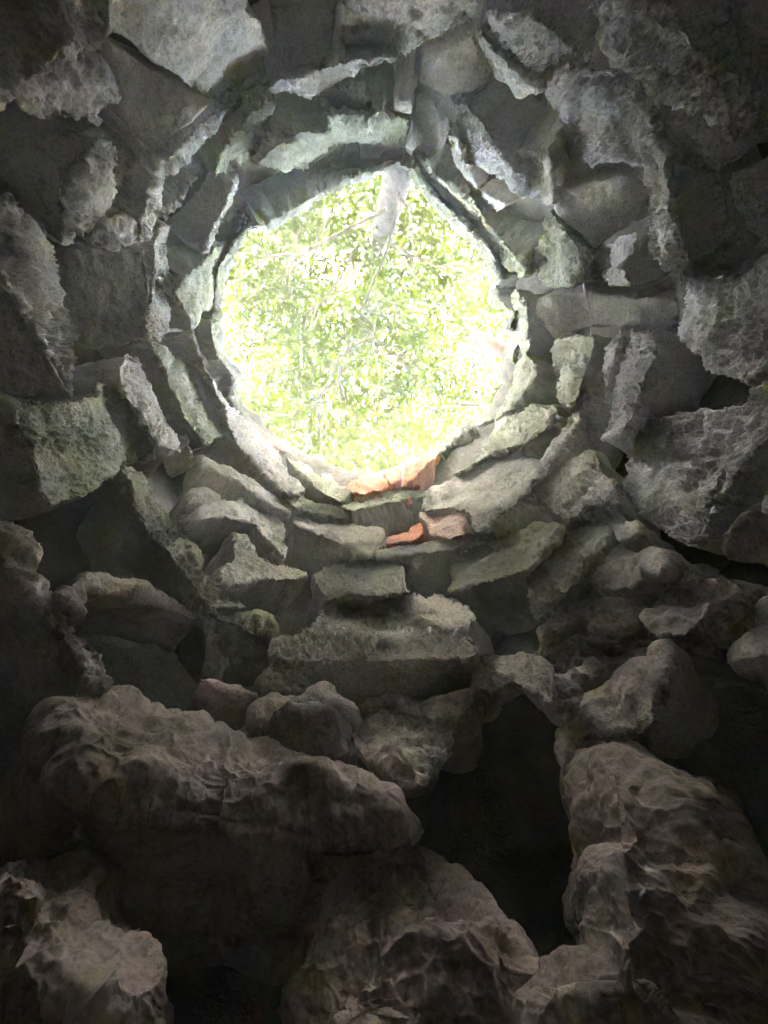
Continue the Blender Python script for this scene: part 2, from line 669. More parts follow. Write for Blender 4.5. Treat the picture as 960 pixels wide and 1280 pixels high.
# --- upper left and top of the picture
S([(80, -60), (125, -60), (115, 0), (133, 20), (138, 47), (138, 87), (143, 110), (152, 120), (127, 143), (112, 160), (80, 158), (63, 160), (40, 155), (15, 110), (50, 90), (72, 73), (78, 43), (77, 23)], 'brown', pit=1.3)
S([(0, 108), (14, 112), (12, 135), (0, 165), (-40, 210), (-60, 150)], 'brown', style='crag')
S([(150, -70), (300, -70), (307, 10), (328, 31), (333, 57), (353, 94), (344, 112), (281, 124), (245, 121), (224, 101), (174, 68), (138, 44), (135, 15)], 'grey', k=0.45, pit=0.45, rough=1.3)
S([(427, -70), (427, 0), (423, 50), (435, 63), (520, 65), (550, 57), (593, 35), (603, 12), (600, -70)], 'grey', pit=1.1, dr=-0.03)
S([(320, 122), (352, 100), (363, 97), (407, 90), (437, 80), (490, 74), (500, 80), (443, 103), (420, 108), (387, 124), (383, 117), (357, 117)], 'grey', pit=0.7)
S([(415, 142), (467, 145), (480, 142), (512, 148), (510, 167), (502, 200), (453, 213), (390, 220), (320, 212), (340, 190), (380, 168), (410, 170), (410, 150)], 'moss', k=0.4, pit=1.0, dr=-0.05)
S([(400, 120), (413, 115), (457, 124), (466, 141), (487, 139), (513, 123), (513, 144), (480, 139), (460, 143), (415, 139), (408, 130)], 'grey')
S([(268, 228), (280, 190), (293, 170), (320, 140), (346, 130), (340, 147), (327, 177), (310, 205), (290, 217)], 'moss', k=0.4, pit=0.7)
S([(300, 127), (315, 125), (282, 160), (257, 180), (237, 205), (225, 215), (200, 225), (195, 210), (215, 198), (235, 178), (250, 160), (275, 140)], 'grey', pit=0.8)
S([(200, 222), (212, 225), (207, 260), (190, 300), (178, 305), (178, 275), (185, 245)], 'grey', pit=0.8)
S([(123, 172), (147, 173), (160, 193), (160, 227), (153, 260), (130, 275), (107, 297), (77, 308), (83, 263), (83, 240), (100, 213), (117, 187)], 'grey', pit=1.2)
S([(125, 283), (150, 268), (176, 277), (180, 305), (150, 315), (112, 300)], 'brown', k=-0.1, pit=0.6, style='crag')
S([(162, 225), (180, 188), (186, 192), (174, 217), (168, 237)], 'grey', D=0.25)
S([(228, 255), (240, 228), (252, 222), (240, 240), (212, 270), (204, 272)], 'grey', D=0.25)
S([(-60, 245), (0, 242), (18, 238), (37, 267), (67, 313), (80, 350), (80, 373), (107, 407), (108, 420), (100, 433), (97, 470), (100, 497), (90, 497), (80, 470), (60, 443), (43, 410), (27, 380), (13, 353), (0, 337), (-60, 300)], 'grey', pit=1.4)
S([(203, 278), (219, 281), (214, 302), (213, 327), (217, 347), (212, 413), (203, 427), (187, 423), (185, 397), (193, 363), (197, 320), (196, 305)], 'grey')
S([(153, 453), (163, 437), (177, 443), (182, 463), (200, 497), (213, 520), (222, 540), (232, 565), (200, 557), (187, 533), (167, 507), (160, 490), (152, 473)], 'grey', pit=1.2)
S([(187, 425), (205, 430), (217, 443), (240, 453), (260, 473), (283, 520), (285, 540), (257, 557), (253, 547), (233, 520), (213, 480), (200, 450)], 'moss', k=0.4)
S([(232, 530), (237, 545), (247, 570), (245, 583), (236, 560)], 'grey', D=0.2)
S([(220, 365), (235, 345), (255, 330), (285, 290), (310, 262), (305, 285), (290, 320), (283, 350), (275, 380), (250, 400), (242, 420), (240, 400), (232, 388)], 'moss', pit=0.8)
S([(298, 208), (302, 212), (297, 245), (290, 264), (270, 300), (256, 318), (262, 298), (280, 266), (292, 240)], 'grey', D=0.35)
S([(243, 413), (260, 463), (285, 500), (312, 530), (345, 560), (362, 590), (385, 610), (375, 622), (352, 612), (325, 585), (300, 556), (283, 520), (266, 474), (250, 430)], 'grey', pit=0.9)
S([(357, 568), (385, 583), (415, 605), (440, 615), (427, 626), (400, 612), (375, 592)], 'moss', k=0.4, pit=0.4)
S([(350, 612), (367, 610), (393, 624), (427, 633), (440, 647), (413, 645), (380, 637), (363, 631)], 'moss', pit=0.8)
S([(250, 573), (290, 585), (330, 611), (367, 633), (362, 641), (325, 621), (285, 595), (250, 582)], 'grey', pit=0.3, D=0.5)
S([(230, 620), (240, 606), (252, 602), (268, 612), (285, 628), (270, 634), (250, 632), (233, 634)], 'grey', pit=0.15, k=0.5, bulge=0.05)
S([(230, 648), (258, 628), (300, 622), (317, 633), (353, 647), (362, 680), (356, 695), (333, 676), (318, 654), (280, 645), (240, 652)], 'grey', pit=0.25, k=0.5, rough=1.6)
S([(290, 667), (307, 670), (325, 690), (347, 693), (387, 717), (370, 723), (320, 721), (300, 733), (273, 730), (278, 710), (292, 695)], 'grey', k=0.5, pit=0.7)
S([(360, 641), (400, 650), (467, 656), (483, 663), (478, 679), (460, 693), (440, 684), (397, 666), (367, 655)], 'grey', k=0.45, pit=0.35)

# --- the rim at the lower edge of the opening
S([(425, 632), (447, 619), (480, 613), (535, 609), (533, 619), (480, 627), (440, 637)], 'moss', k=0.4, pit=0.3, D=0.5)
S([(430, 606), (450, 594), (475, 591), (487, 600), (480, 611), (455, 619), (440, 617)], 'red', k=0.5, pit=0.2, bulge=0.05, label='reddish stone in the sunlit rim')
S([(480, 592), (497, 584), (502, 600), (489, 604)], 'red', k=0.5, pit=0.2, label='small orange stone in the sunlit rim')
S([(501, 592), (512, 575), (545, 556), (560, 555), (540, 574), (520, 594), (506, 606)], 'red', k=0.5, pit=0.3, label='orange stone in the sunlit rim')
S([(480, 666), (507, 660), (525, 652), (532, 664), (515, 676), (482, 679)], 'red', k=0.6, pit=0.2, label='reddish stone wedged under the rim, red bounced light in its colour')  # reddish stone, with the red bounce glow put into its colour too
S([(524, 640), (535, 632), (580, 634), (586, 666), (562, 673), (536, 668)], 'redgrey', k=0.3, pit=0.4, label='brown grey stone below the rim, red bounced light in its colour')  # brownish block, its red is bounced light put into the colour
S([(523, 632), (535, 610), (570, 595), (605, 575), (650, 560), (672, 585), (660, 615), (640, 630), (592, 668), (585, 640), (560, 633), (530, 640)], 'grey', k=0.45, pit=0.8)
S([(660, 610), (690, 588), (741, 557), (752, 588), (772, 604), (767, 630), (731, 635), (705, 650), (684, 640), (668, 620)], 'grey', k=0.45, pit=0.8)
S([(565, 592), (590, 580), (600, 562), (625, 520), (650, 505), (690, 503), (696, 512), (680, 535), (650, 558), (605, 574)], 'moss', k=0.4, pit=1.0)
S([(642, 360), (655, 380), (660, 430), (656, 442), (668, 455), (670, 468), (650, 495), (630, 515), (616, 527), (638, 480), (645, 440), (640, 400)], 'moss', pit=0.8)
S([(683, 437), (693, 427), (737, 415), (740, 430), (720, 493), (713, 512), (697, 510), (690, 473)], 'moss', pit=1.0)
S([(752, 433), (770, 410), (777, 408), (767, 437), (757, 480), (752, 503), (750, 470)], 'pale')
S([(787, 413), (803, 412), (822, 413), (823, 427), (807, 460), (797, 487), (787, 517), (767, 550), (747, 550), (760, 513), (770, 467), (780, 427)], 'pale', pit=1.2)
S([(673, 577), (700, 540), (730, 488), (735, 493), (719, 537), (681, 585)], 'grey', D=0.4)
S([(843, 417), (857, 380), (857, 357), (870, 330), (893, 330), (923, 337), (940, 322), (960, 315), (1020, 320), (1020, 440), (960, 465), (930, 482), (903, 470), (877, 452), (855, 432)], 'pale', pit=1.3, bulge=0.06)
S([(775, 607), (783, 577), (810, 525), (870, 512), (920, 502), (930, 484), (960, 470), (1020, 450), (1020, 560), (960, 545), (925, 575), (907, 605), (885, 640), (875, 670), (857, 683), (835, 675), (817, 663), (797, 645), (785, 622)], 'pale', pit=1.3, k=0.4)
S([(900, 692), (907, 665), (933, 630), (938, 640), (907, 699)], 'brown', pit=0.5, style='crag')
S([(950, 622), (958, 605), (1000, 590), (1000, 640), (952, 638)], 'brown', pit=0.4, style='crag')

# --- upper right
S([(680, 97), (697, 82), (753, 88), (787, 112), (810, 129), (815, 180), (830, 190), (840, 267), (850, 325), (858, 355), (835, 347), (803, 320), (800, 277), (793, 237), (783, 220), (753, 208), (707, 207), (703, 175), (700, 160), (673, 113)], 'pale', pit=1.3, k=0.4)
S([(730, 0), (735, -70), (840, -70), (815, 10), (850, 40), (873, 77), (893, 107), (907, 140), (923, 153), (917, 180), (893, 170), (873, 157), (853, 147), (820, 131), (789, 108), (763, 85), (757, 67), (747, 33)], 'pale', pit=1.5, k=0.35, dr=-0.06)
S([(820, 147), (840, 153), (873, 187), (898, 210), (890, 217), (853, 189), (827, 165)], 'pale', pit=0.4)
S([(595, 35), (605, 15), (640, 25), (660, 22), (697, 50), (737, 77), (697, 86), (673, 95), (655, 88), (640, 70), (615, 55)], 'pale', pit=1.1)
S([(594, 42), (610, 60), (640, 88), (657, 105), (675, 105), (673, 117), (647, 127), (635, 120), (615, 100), (600, 75)], 'grey', pit=0.6)
S([(562, 130), (577, 133), (603, 160), (613, 180), (633, 207), (655, 225), (660, 240), (655, 247), (633, 238), (603, 217), (583, 197), (573, 167)], 'pale', pit=1.2)
S([(643, 187), (660, 193), (677, 200), (681, 187), (690, 217), (687, 258), (673, 255), (657, 247), (660, 217)], 'grey', pit=1.0)
S([(557, 180), (566, 165), (580, 193), (587, 217), (597, 240), (633, 257), (620, 267), (600, 257), (583, 233), (567, 203)], 'grey', pit=0.7)
S([(517, 193), (533, 198), (540, 220), (570, 235), (587, 250), (610, 283), (637, 317), (656, 340), (650, 352), (625, 327), (600, 297), (575, 267), (550, 247), (530, 222)], 'moss', pit=0.7)
S([(684, 266), (700, 286), (731, 323), (726, 354), (705, 362), (684, 359), (658, 333), (668, 307)], 'moss', pit=1.0)
S([(739, 318), (757, 302), (793, 287), (795, 312), (775, 333), (793, 368), (772, 360), (750, 349)], 'pale', pit=0.8)
S([(903, 225), (917, 212), (917, 240), (930, 280), (960, 293), (1010, 290), (1010, 320), (945, 312), (925, 290), (905, 265)], 'pale', pit=0.6)
S([(923, 222), (935, 228), (940, 257), (950, 270), (937, 269)], 'grey', D=0.25)
S([(905, 10), (915, 15), (920, 50), (940, 65), (950, 100), (960, 120), (985, 140), (970, 175), (935, 152), (925, 120), (910, 80), (906, 50)], 'grey', pit=0.8)

# --- middle and lower courses
S([(390, 717), (420, 702), (467, 696), (500, 707), (511, 738), (480, 745), (440, 742), (405, 750)], 'grey', k=0.5, pit=0.7)
S([(427, 740), (440, 738), (480, 743), (510, 741), (533, 742), (553, 738), (583, 753), (597, 763), (587, 780), (600, 810), (583, 820), (507, 823), (437, 824), (380, 823), (345, 818), (347, 800), (387, 783), (403, 760)], 'grey', dr=-0.02, k=0.6, pit=1.3, D=0.45, shear=(0.15, 0))
S([(467, 689), (500, 681), (553, 675), (612, 665), (615, 672), (560, 686), (507, 694), (470, 698)], 'grey', k=0.4, pit=0.3, D=0.5)
S([(560, 707), (580, 683), (607, 673), (640, 667), (667, 653), (703, 657), (683, 683), (667, 703), (640, 717), (610, 725), (580, 735), (558, 737)], 'moss', k=0.55, pit=0.7)
S([(657, 723), (673, 703), (703, 670), (730, 647), (757, 657), (757, 683), (737, 703), (730, 720), (710, 737), (680, 757), (660, 763), (655, 747)], 'moss', k=0.5, dr=-0.03, pit=1.2)
S([(733, 640), (753, 632), (780, 643), (800, 653), (800, 667), (775, 674), (757, 659)], 'grey', k=0.4, pit=0.8)
S([(740, 722), (770, 677), (797, 667), (807, 673), (840, 713), (800, 719), (787, 735), (750, 739)], 'brown', k=0.5, pit=0.5, style='crag')
S([(670, 783), (700, 757), (740, 733), (742, 747), (728, 773), (707, 778), (677, 800)], 'brown', k=0.4, pit=0.5, style='crag')
S([(740, 742), (755, 738), (790, 745), (803, 750), (806, 790), (770, 805), (733, 802)], 'brown', k=-0.5, pit=0.1, yaw=-0.3, style='crag')
S([(807, 750), (835, 722), (870, 713), (905, 713), (937, 730), (930, 762), (900, 770), (870, 790), (840, 797), (808, 792)], 'brown', k=0.4, pit=0.5, rough=1.1, style='crag')
S([(917, 773), (933, 760), (960, 740), (1010, 740), (1010, 835), (950, 822), (900, 830), (900, 800)], 'brown', k=0.4, pit=0.4, rough=1.1, style='crag')
S([(690, 850), (740, 822), (787, 810), (783, 822), (735, 847), (715, 882), (705, 897), (693, 882)], 'brown', k=0.4, pit=0.6, style='crag')
S([(707, 907), (737, 870), (763, 857), (793, 838), (833, 808), (840, 813), (838, 850), (815, 900), (800, 917), (767, 927), (713, 935), (697, 932), (693, 910)], 'brown', k=0.4, pit=0.2, rough=1.4, dr=-0.03, yaw=0.3, style='crag')
S([(677, 800), (700, 790), (735, 802), (772, 806), (808, 793), (870, 792), (905, 772), (918, 778), (900, 828), (842, 812), (790, 812), (740, 826), (688, 850), (668, 815)], 'brown', k=0.1, pit=0.3, dr=0.08, rough=1.5, style='crag')
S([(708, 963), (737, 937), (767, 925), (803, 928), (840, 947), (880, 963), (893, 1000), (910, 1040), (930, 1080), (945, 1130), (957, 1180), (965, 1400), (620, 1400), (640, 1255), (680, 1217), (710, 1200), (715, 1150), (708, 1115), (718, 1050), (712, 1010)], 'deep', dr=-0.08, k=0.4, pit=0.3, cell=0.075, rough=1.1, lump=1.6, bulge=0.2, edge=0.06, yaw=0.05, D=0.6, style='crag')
S([(688, 935), (697, 908), (715, 935), (709, 963), (713, 1000), (700, 978)], 'brown', k=0.1, pit=0.2, style='crag')
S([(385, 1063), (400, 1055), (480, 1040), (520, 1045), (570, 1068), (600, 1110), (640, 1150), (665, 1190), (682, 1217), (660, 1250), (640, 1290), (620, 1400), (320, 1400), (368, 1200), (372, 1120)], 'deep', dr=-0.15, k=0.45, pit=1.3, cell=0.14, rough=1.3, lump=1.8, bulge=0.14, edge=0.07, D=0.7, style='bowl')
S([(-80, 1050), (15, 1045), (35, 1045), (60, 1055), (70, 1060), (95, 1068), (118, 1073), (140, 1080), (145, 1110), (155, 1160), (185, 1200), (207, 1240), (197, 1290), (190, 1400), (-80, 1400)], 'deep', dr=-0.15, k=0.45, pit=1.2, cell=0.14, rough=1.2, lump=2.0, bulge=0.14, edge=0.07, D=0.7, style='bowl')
S([(82, 1048), (100, 1030), (132, 1050), (118, 1074), (95, 1070)], 'brown', k=0.3, pit=0.2, style='crag')
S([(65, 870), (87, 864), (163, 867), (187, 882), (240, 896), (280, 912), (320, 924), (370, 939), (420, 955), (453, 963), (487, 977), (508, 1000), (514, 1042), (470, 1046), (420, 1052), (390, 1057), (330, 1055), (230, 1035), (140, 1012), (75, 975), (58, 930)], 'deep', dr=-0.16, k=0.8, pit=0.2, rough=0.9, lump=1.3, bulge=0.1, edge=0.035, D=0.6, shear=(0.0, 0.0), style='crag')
S([(303, 897), (320, 875), (340, 867), (387, 866), (410, 872), (452, 903), (425, 915), (380, 900), (340, 908), (308, 912)], 'brown', dr=-0.07, k=0.5, pit=0.1, bulge=0.06, style='crag')
S([(328, 910), (365, 896), (385, 887), (413, 891), (430, 918), (433, 937), (415, 947), (370, 937), (335, 927)], 'brown', dr=-0.11, k=0.4, pit=0.15, bulge=0.1, rough=1.4, style='crag')
S([(430, 910), (463, 880), (507, 893), (537, 899), (568, 906), (564, 935), (537, 952), (537, 982), (507, 987), (480, 962), (433, 932)], 'brown', dr=-0.1, D=0.1, shear=(0.5, 0), k=0.6, pit=0.4, rough=1.1, style='crag')
S([(440, 890), (460, 868), (530, 874), (590, 864), (572, 887), (540, 897), (510, 893), (480, 880)], 'brown', dr=-0.06, k=0.5, pit=0.3, rough=1.1, style='crag')
S([(563, 902), (575, 885), (590, 850), (603, 826), (640, 813), (668, 812), (680, 830), (690, 850), (693, 885), (670, 862), (640, 852), (610, 867), (590, 887)], 'brown', dr=-0.05, k=0.5, pit=0.5, D=0.16, shear=(0.5, 0), style='crag')
S([(153, 578), (183, 590), (203, 617), (207, 633), (227, 657), (253, 687), (263, 720), (287, 737), (312, 758), (263, 762), (240, 727), (213, 690), (187, 663), (167, 627), (163, 600)], 'moss', k=0.4, pit=0.8, rough=1.6, D=0.55)
S([(68, 745), (100, 719), (110, 716), (147, 722), (187, 735), (233, 755), (252, 767), (245, 774), (215, 760), (160, 740), (112, 739), (101, 755), (108, 770)], 'brown', k=0.5, pit=0.3, D=0.6, style='crag')
S([(253, 764), (300, 759), (325, 759), (346, 776), (347, 800), (317, 793), (287, 779)], 'moss', k=0.5, pit=0.2, bulge=0.05, D=0.55)
S([(-60, 640), (0, 650), (20, 653), (53, 690), (42, 713), (70, 747), (107, 773), (133, 827), (135, 862), (117, 865), (97, 817), (67, 783), (40, 740), (0, 693), (-60, 670)], 'brown', k=0.4, pit=0.6, rough=1.5, D=0.5, style='crag')
S([(8, 500), (100, 497), (123, 493), (123, 480), (133, 478), (150, 490), (167, 513), (193, 560), (190, 573), (167, 583), (153, 580), (133, 610), (110, 620), (67, 635), (50, 613), (47, 587), (40, 560), (27, 533), (13, 513)], 'moss', k=0.45, pit=0.8, cell=0.04, dr=-0.04)
S([(250, 846), (275, 847), (300, 860), (328, 871), (300, 868), (275, 860)], 'brown', pit=0.2, D=0.35, style='crag')
S([(333, 838), (360, 828), (387, 850), (392, 869), (350, 869), (325, 862)], 'brown', dr=-0.1, k=0.2, pit=0.3, style='crag')

# --- blocks set back in the wall, their faces leaning out over the shaft
for po, m_ in (([(526, 72), (592, 44), (600, 78), (616, 104), (560, 127), (522, 106)], 'grey'),
               ([(516, 114), (556, 131), (566, 165), (553, 182), (534, 195), (517, 188)], 'grey'),
               ([(668, 372), (735, 364), (800, 374), (852, 362), (842, 410), (740, 410), (692, 424), (664, 402)], 'grey'),
               ([(836, 198), (893, 222), (903, 270), (922, 296), (872, 325), (861, 330), (846, 262)], 'pale'),
               ([(702, 214), (780, 224), (793, 280), (742, 312), (704, 280), (693, 262)], 'grey'),
               ([(82, 316), (183, 310), (190, 360), (182, 420), (150, 438), (112, 430), (110, 405), (86, 365)], 'grey'),
               ([(144, 58), (222, 106), (268, 129), (196, 192), (162, 172), (150, 140), (156, 118)], 'grey'),
               ([(338, 12), (421, 2), (419, 58), (400, 86), (360, 94), (342, 60)], 'grey'),
               ([(5, 172), (75, 166), (112, 178), (80, 240), (70, 300), (24, 237), (0, 235)], 'grey'),
               ([(-30, 345), (10, 358), (78, 475), (92, 494), (0, 497), (-30, 497)], 'brown')):
    S(po, m_, dr=0.13, k=-2.2, pit=0.1, lump=0.7, rough=0.5, style='crag', D=0.3)

# --- rim stones against the sky
RIM = [(278, 400), (280, 370), (285, 340), (300, 310), (315, 293), (350, 283), (385, 265), (410, 245), (440, 228), (470, 224), (495, 213),
       (515, 225), (530, 250), (540, 262), (570, 290), (595, 305), (605, 325), (617, 350), (610, 360), (612, 375), (620, 385), (632, 390),
       (630, 410), (636, 420), (628, 440), (622, 470), (635, 485), (628, 500), (612, 515), (570, 535), (545, 560)]
RIM2 = [(425, 604), (400, 580), (370, 560), (345, 545), (315, 525), (298, 490), (303, 465), (290, 450), (280, 430), (278, 400)]


def rim_stone(line, a, b, wd, mat, D):
    ln = np.array(line, float)
    seg = [ln[i] for i in range(a, b + 1)]
    if a > 0:
        seg.insert(0, ln[a] + 0.35 * (ln[a - 1] - ln[a]))
    if b < len(ln) - 1:
        seg.append(ln[b] + 0.35 * (ln[b + 1] - ln[b]))
    seg = np.array(seg)
    c = np.array([457, 410.0])
    o = seg - c
    o = o / np.linalg.norm(o, axis=1)[:, None]
    out = seg + o * np.array([wd * (0.75 + 0.5 * random.random()) for _ in seg])[:, None]
    return S(np.vstack([seg, out[::-1]]), mat, h=4.12 + 0.12 * random.random(), yaw=0, k=0.1, pit=0.4, rings=12, D=D, shear=(0.0, 0.0), taper=0.0)


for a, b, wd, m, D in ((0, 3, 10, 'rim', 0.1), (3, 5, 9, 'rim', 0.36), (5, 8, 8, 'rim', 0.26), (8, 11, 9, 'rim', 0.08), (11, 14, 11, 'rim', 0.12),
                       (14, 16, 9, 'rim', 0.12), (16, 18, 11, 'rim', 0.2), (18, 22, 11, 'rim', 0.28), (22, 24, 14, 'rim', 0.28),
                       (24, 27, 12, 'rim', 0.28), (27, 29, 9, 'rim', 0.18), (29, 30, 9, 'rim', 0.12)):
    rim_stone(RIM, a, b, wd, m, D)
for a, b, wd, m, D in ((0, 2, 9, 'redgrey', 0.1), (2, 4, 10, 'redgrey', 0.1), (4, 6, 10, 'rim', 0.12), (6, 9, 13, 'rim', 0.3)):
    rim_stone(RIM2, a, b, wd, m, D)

# --- the courses outside the picture: behind and below the viewer
def filler():
    z = -0.05
    row = 0
    while z < 5.0:
        hgt = random.uniform(0.4, 0.6)
        th = random.uniform(0, 0.3)
        end = th + 2 * math.pi - 0.12
        while th < end:
            wd = random.uniform(0.3, 0.52)
            wd = min(wd, end - th + 0.1)
            zz = np.linspace(z, z + hgt, 3)
            tt = np.linspace(th, th + wd, 5)
            T, Z = [q.ravel() for q in np.meshgrid(tt, zz)]
            R = prof(Z - 1.5)
            px = to_px(np.stack([R * np.cos(T) + lean(Z), R * np.sin(T), Z], 1))
            vis = (px[:, 0] > -75) & (px[:, 0] < 1035) & (px[:, 1] > -85) & (px[:, 1] < 1365)
            if not vis.any():
                t0, t1, z0, z1 = th + 0.015, th + wd - 0.015, z + 0.02, z + hgt - 0.02
                j = lambda s: random.uniform(-s, s)
                poly = [(t0 + j(.02), z0 + j(.04)), ((t0 + t1) / 2, z0 + j(.03)), (t1 + j(.02), z0 + j(.04)), (t1 + j(.03), (z0 + z1) / 2),
                        (t1 + j(.02), z1 + j(.04)), ((t0 + t1) / 2, z1 + j(.03)), (t0 + j(.02), z1 + j(.04)), (t0 + j(.03), (z0 + z1) / 2)]
                rr = random.uniform(-0.05, 0.06)
                kk = random.uniform(0.0, 0.25)
                zc = (z0 + z1) / 2

                def mp(q, rr=rr, kk=kk, zc=zc):
                    h = q[:, 1] / 100
                    r = prof(np.full(len(q), zc - 1.5)) + rr + kk * (h - zc)
                    t = q[:, 0] / 100
                    return np.stack([r * np.cos(t) + lean(h), r * np.sin(t), h], 1)
                build_stone([(a * 100, b * 100) for a, b in poly], mp, 2.2, random.choice(['grey', 'brown', 'brown']), D=0.4, rings=6, pit=0.7, ragged=0.5)
            th += wd
        z += hgt
        row += 1


build_all()
filler()


# ---------------------------------------------------------------- trees over the opening
def tube(pts, radii, sides=8, wob=0.0, seed=0):
    pts = np.array(pts, float)
    # smooth with catmull-rom style resampling
    n = len(pts)
    P, R_ = [], []
    for i in range(n - 1):
        p0, p1, p2, p3 = pts[max(0, i - 1)], pts[i], pts[i + 1], pts[min(n - 1, i + 2)]
        for t in np.linspace(0, 1, 5)[:-1]:
            P.append(0.5 * ((2 * p1) + (p2 - p0) * t + (2 * p0 - 5 * p1 + 4 * p2 - p3) * t * t + (3 * p1 - p0 - 3 * p2 + p3) * t ** 3))
            R_.append(radii[i] + (radii[i + 1] - radii[i]) * t)
    P.append(pts[-1]); R_.append(radii[-1])
    P, R_ = np.array(P), np.array(R_)
    T = np.gradient(P, axis=0)
    T /= np.linalg.norm(T, axis=1)[:, None] + 1e-9
    ref = np.array([0.31, 0.87, 0.38])
    A = np.cross(T, ref); A /= np.linalg.norm(A, axis=1)[:, None]
    B = np.cross(T, A)
    a = np.linspace(0, 2 * np.pi, sides, endpoint=False)
    v = P[:, None] + R_[:, None, None] * (np.cos(a)[None, :, None] * A[:, None] + np.sin(a)[None, :, None] * B[:, None])
    v = v.reshape(-1, 3)
    if wob:
        nrm = (v.reshape(len(P), sides, 3) - P[:, None]).reshape(-1, 3)
        v = v + nrm * (wob * fbm(v * 6 + seed, 4, 8))[:, None]
    i = np.arange(len(P) * sides).reshape(len(P), sides)
    j = np.roll(i, -1, 1)
    f = np.stack([i[:-1].ravel(), i[1:].ravel(), j[1:].ravel(), j[:-1].ravel()], 1)
    v = np.vstack([v, P[-1:]])
    cap = np.stack([i[-1], j[-1], np.full(sides, len(v) - 1), np.full(sides, len(v) - 1)], 1)
    return v, f, cap


def tube_obj(name, pts, radii, mat, parent, sides=8, wob=0.0, seed=0):
    v, f, cap = tube(pts, radii, sides, wob, seed)
    faces = [tuple(q) for q in f.tolist()] + [tuple(q[:3]) for q in cap.tolist()]
    return mesh_obj(name, v, faces, mat, parent)


def branch(parent, line, h0, h1, r0, r1=0.005, mat='bark_dark', name='branch'):
    n = len(line)
    h0, h1 = h0 * 0.77, h1 * 0.77
    pts = [at_h(u, v, h0 + (h1 - h0) * i / (n - 1)) for i, (u, v) in enumerate(line)]
    r0 = max(r0 * 0.95, 0.0125)
    rr = [r0 + (r1 - r0) * i / (n - 1) for i in range(n)]
    return tube_obj(name, pts, rr, M[mat], parent, 6, 0.15, n)


# gaps in the canopy that let the sun through to the lower edge of the opening
SUN_TARGETS = [(at_h(460, 600, 4.0), 0.09), (at_h(508, 592, 4.1), 0.11)]


def leaves(name, n, mat, parent, centre, spread, hmin, hmax, size, seed, thin=(), cut=-0.62):
    g = np.random.default_rng(seed)
    # sprays: flat fans of leaves along short twigs
    ns = n // 14
    c = np.stack([centre[0] + g.normal(0, spread[0], ns), centre[1] + g.normal(0, spread[1], ns), g.uniform(hmin, hmax, ns)], 1)
    keep = fbm(c * 0.75 + seed, 3, seed) > cut
    c = c[keep]
    az = g.uniform(0, 2 * np.pi, len(c))
    k = 18
    t = np.tile(np.linspace(0, 1, k), (len(c), 1))
    side = np.tile(np.where(np.arange(k) % 2, 1, -1), (len(c), 1))
    L = size * g.uniform(4.0, 8.0, len(c))[:, None]
    ax = np.stack([np.cos(az), np.sin(az), g.uniform(-0.3, 0.12, len(c))], 1)
    sx = np.stack([-np.sin(az), np.cos(az), g.uniform(-0.2, 0.2, len(c))], 1)
    p = c[:, None] + ax[:, None] * (t * L)[..., None] + sx[:, None] * (side * size * (0.5 + 0.75 * np.sin(t * 3)))[..., None]
    p = p + g.normal(0, 0.3 * size, p.shape)
    la = np.repeat(az, k) + side.ravel() * 0.8 + g.normal(0, 0.35, p.shape[0] * k)
    p = p.reshape(-1, 3)
    ok = np.ones(len(p), bool)
    for tp, rr in SUN_TARGETS:
        q = p - tp
        dd = q - (q @ sun_to)[:, None] * sun_to
        ok &= np.linalg.norm(dd, axis=1) > rr
    px = to_px(p)
    for (u, v, r_, pr) in thin:
        near = np.hypot(px[:, 0] - u, px[:, 1] - v) < r_
        ok &= ~(near & (g.random(len(p)) < pr))
    # keep clear of the masonry
    ok &= ~((np.hypot(p[:, 0], p[:, 1]) < 4.0) & (p[:, 2] < 6.1))
    p, la = p[ok], la[ok]
    m = len(p)
    s = size * g.uniform(0.7, 1.25, m)
    tilt = g.normal(0, 0.35, m)
    roll = g.normal(0, 0.45, m)
    X = np.stack([np.cos(la) * np.cos(tilt), np.sin(la) * np.cos(tilt), np.sin(tilt)], 1)
    Yh = np.stack([-np.sin(la), np.cos(la), np.zeros(m)], 1)
    Zh = np.cross(X, Yh)
    Y = Yh * np.cos(roll)[:, None] + Zh * np.sin(roll)[:, None]
    Z = np.cross(X, Y)
    prof_ = [(0, 0, 0), (0.3, 0.27, 0.07), (0.65, 0.24, 0.07), (1, 0, -0.04), (0.65, -0.24, 0.07), (0.3, -0.27, 0.07)]
    v = np.stack([p + s[:, None] * (a * X + b * Y + c_ * Z) for a, b, c_ in prof_], 1).reshape(-1, 3)
    base = (np.arange(m) * 6)[:, None]
    f = np.vstack([base + np.array([0, 1, 2]), base + np.array([0, 2, 3]), base + np.array([0, 3, 4]), base + np.array([0, 4, 5])])
    o = mesh_obj(name, v, f, M[mat], parent, smooth=False, recentre=False)
    o.location = -np.array(parent.location)
    o['kind'] = 'stuff'
    return o


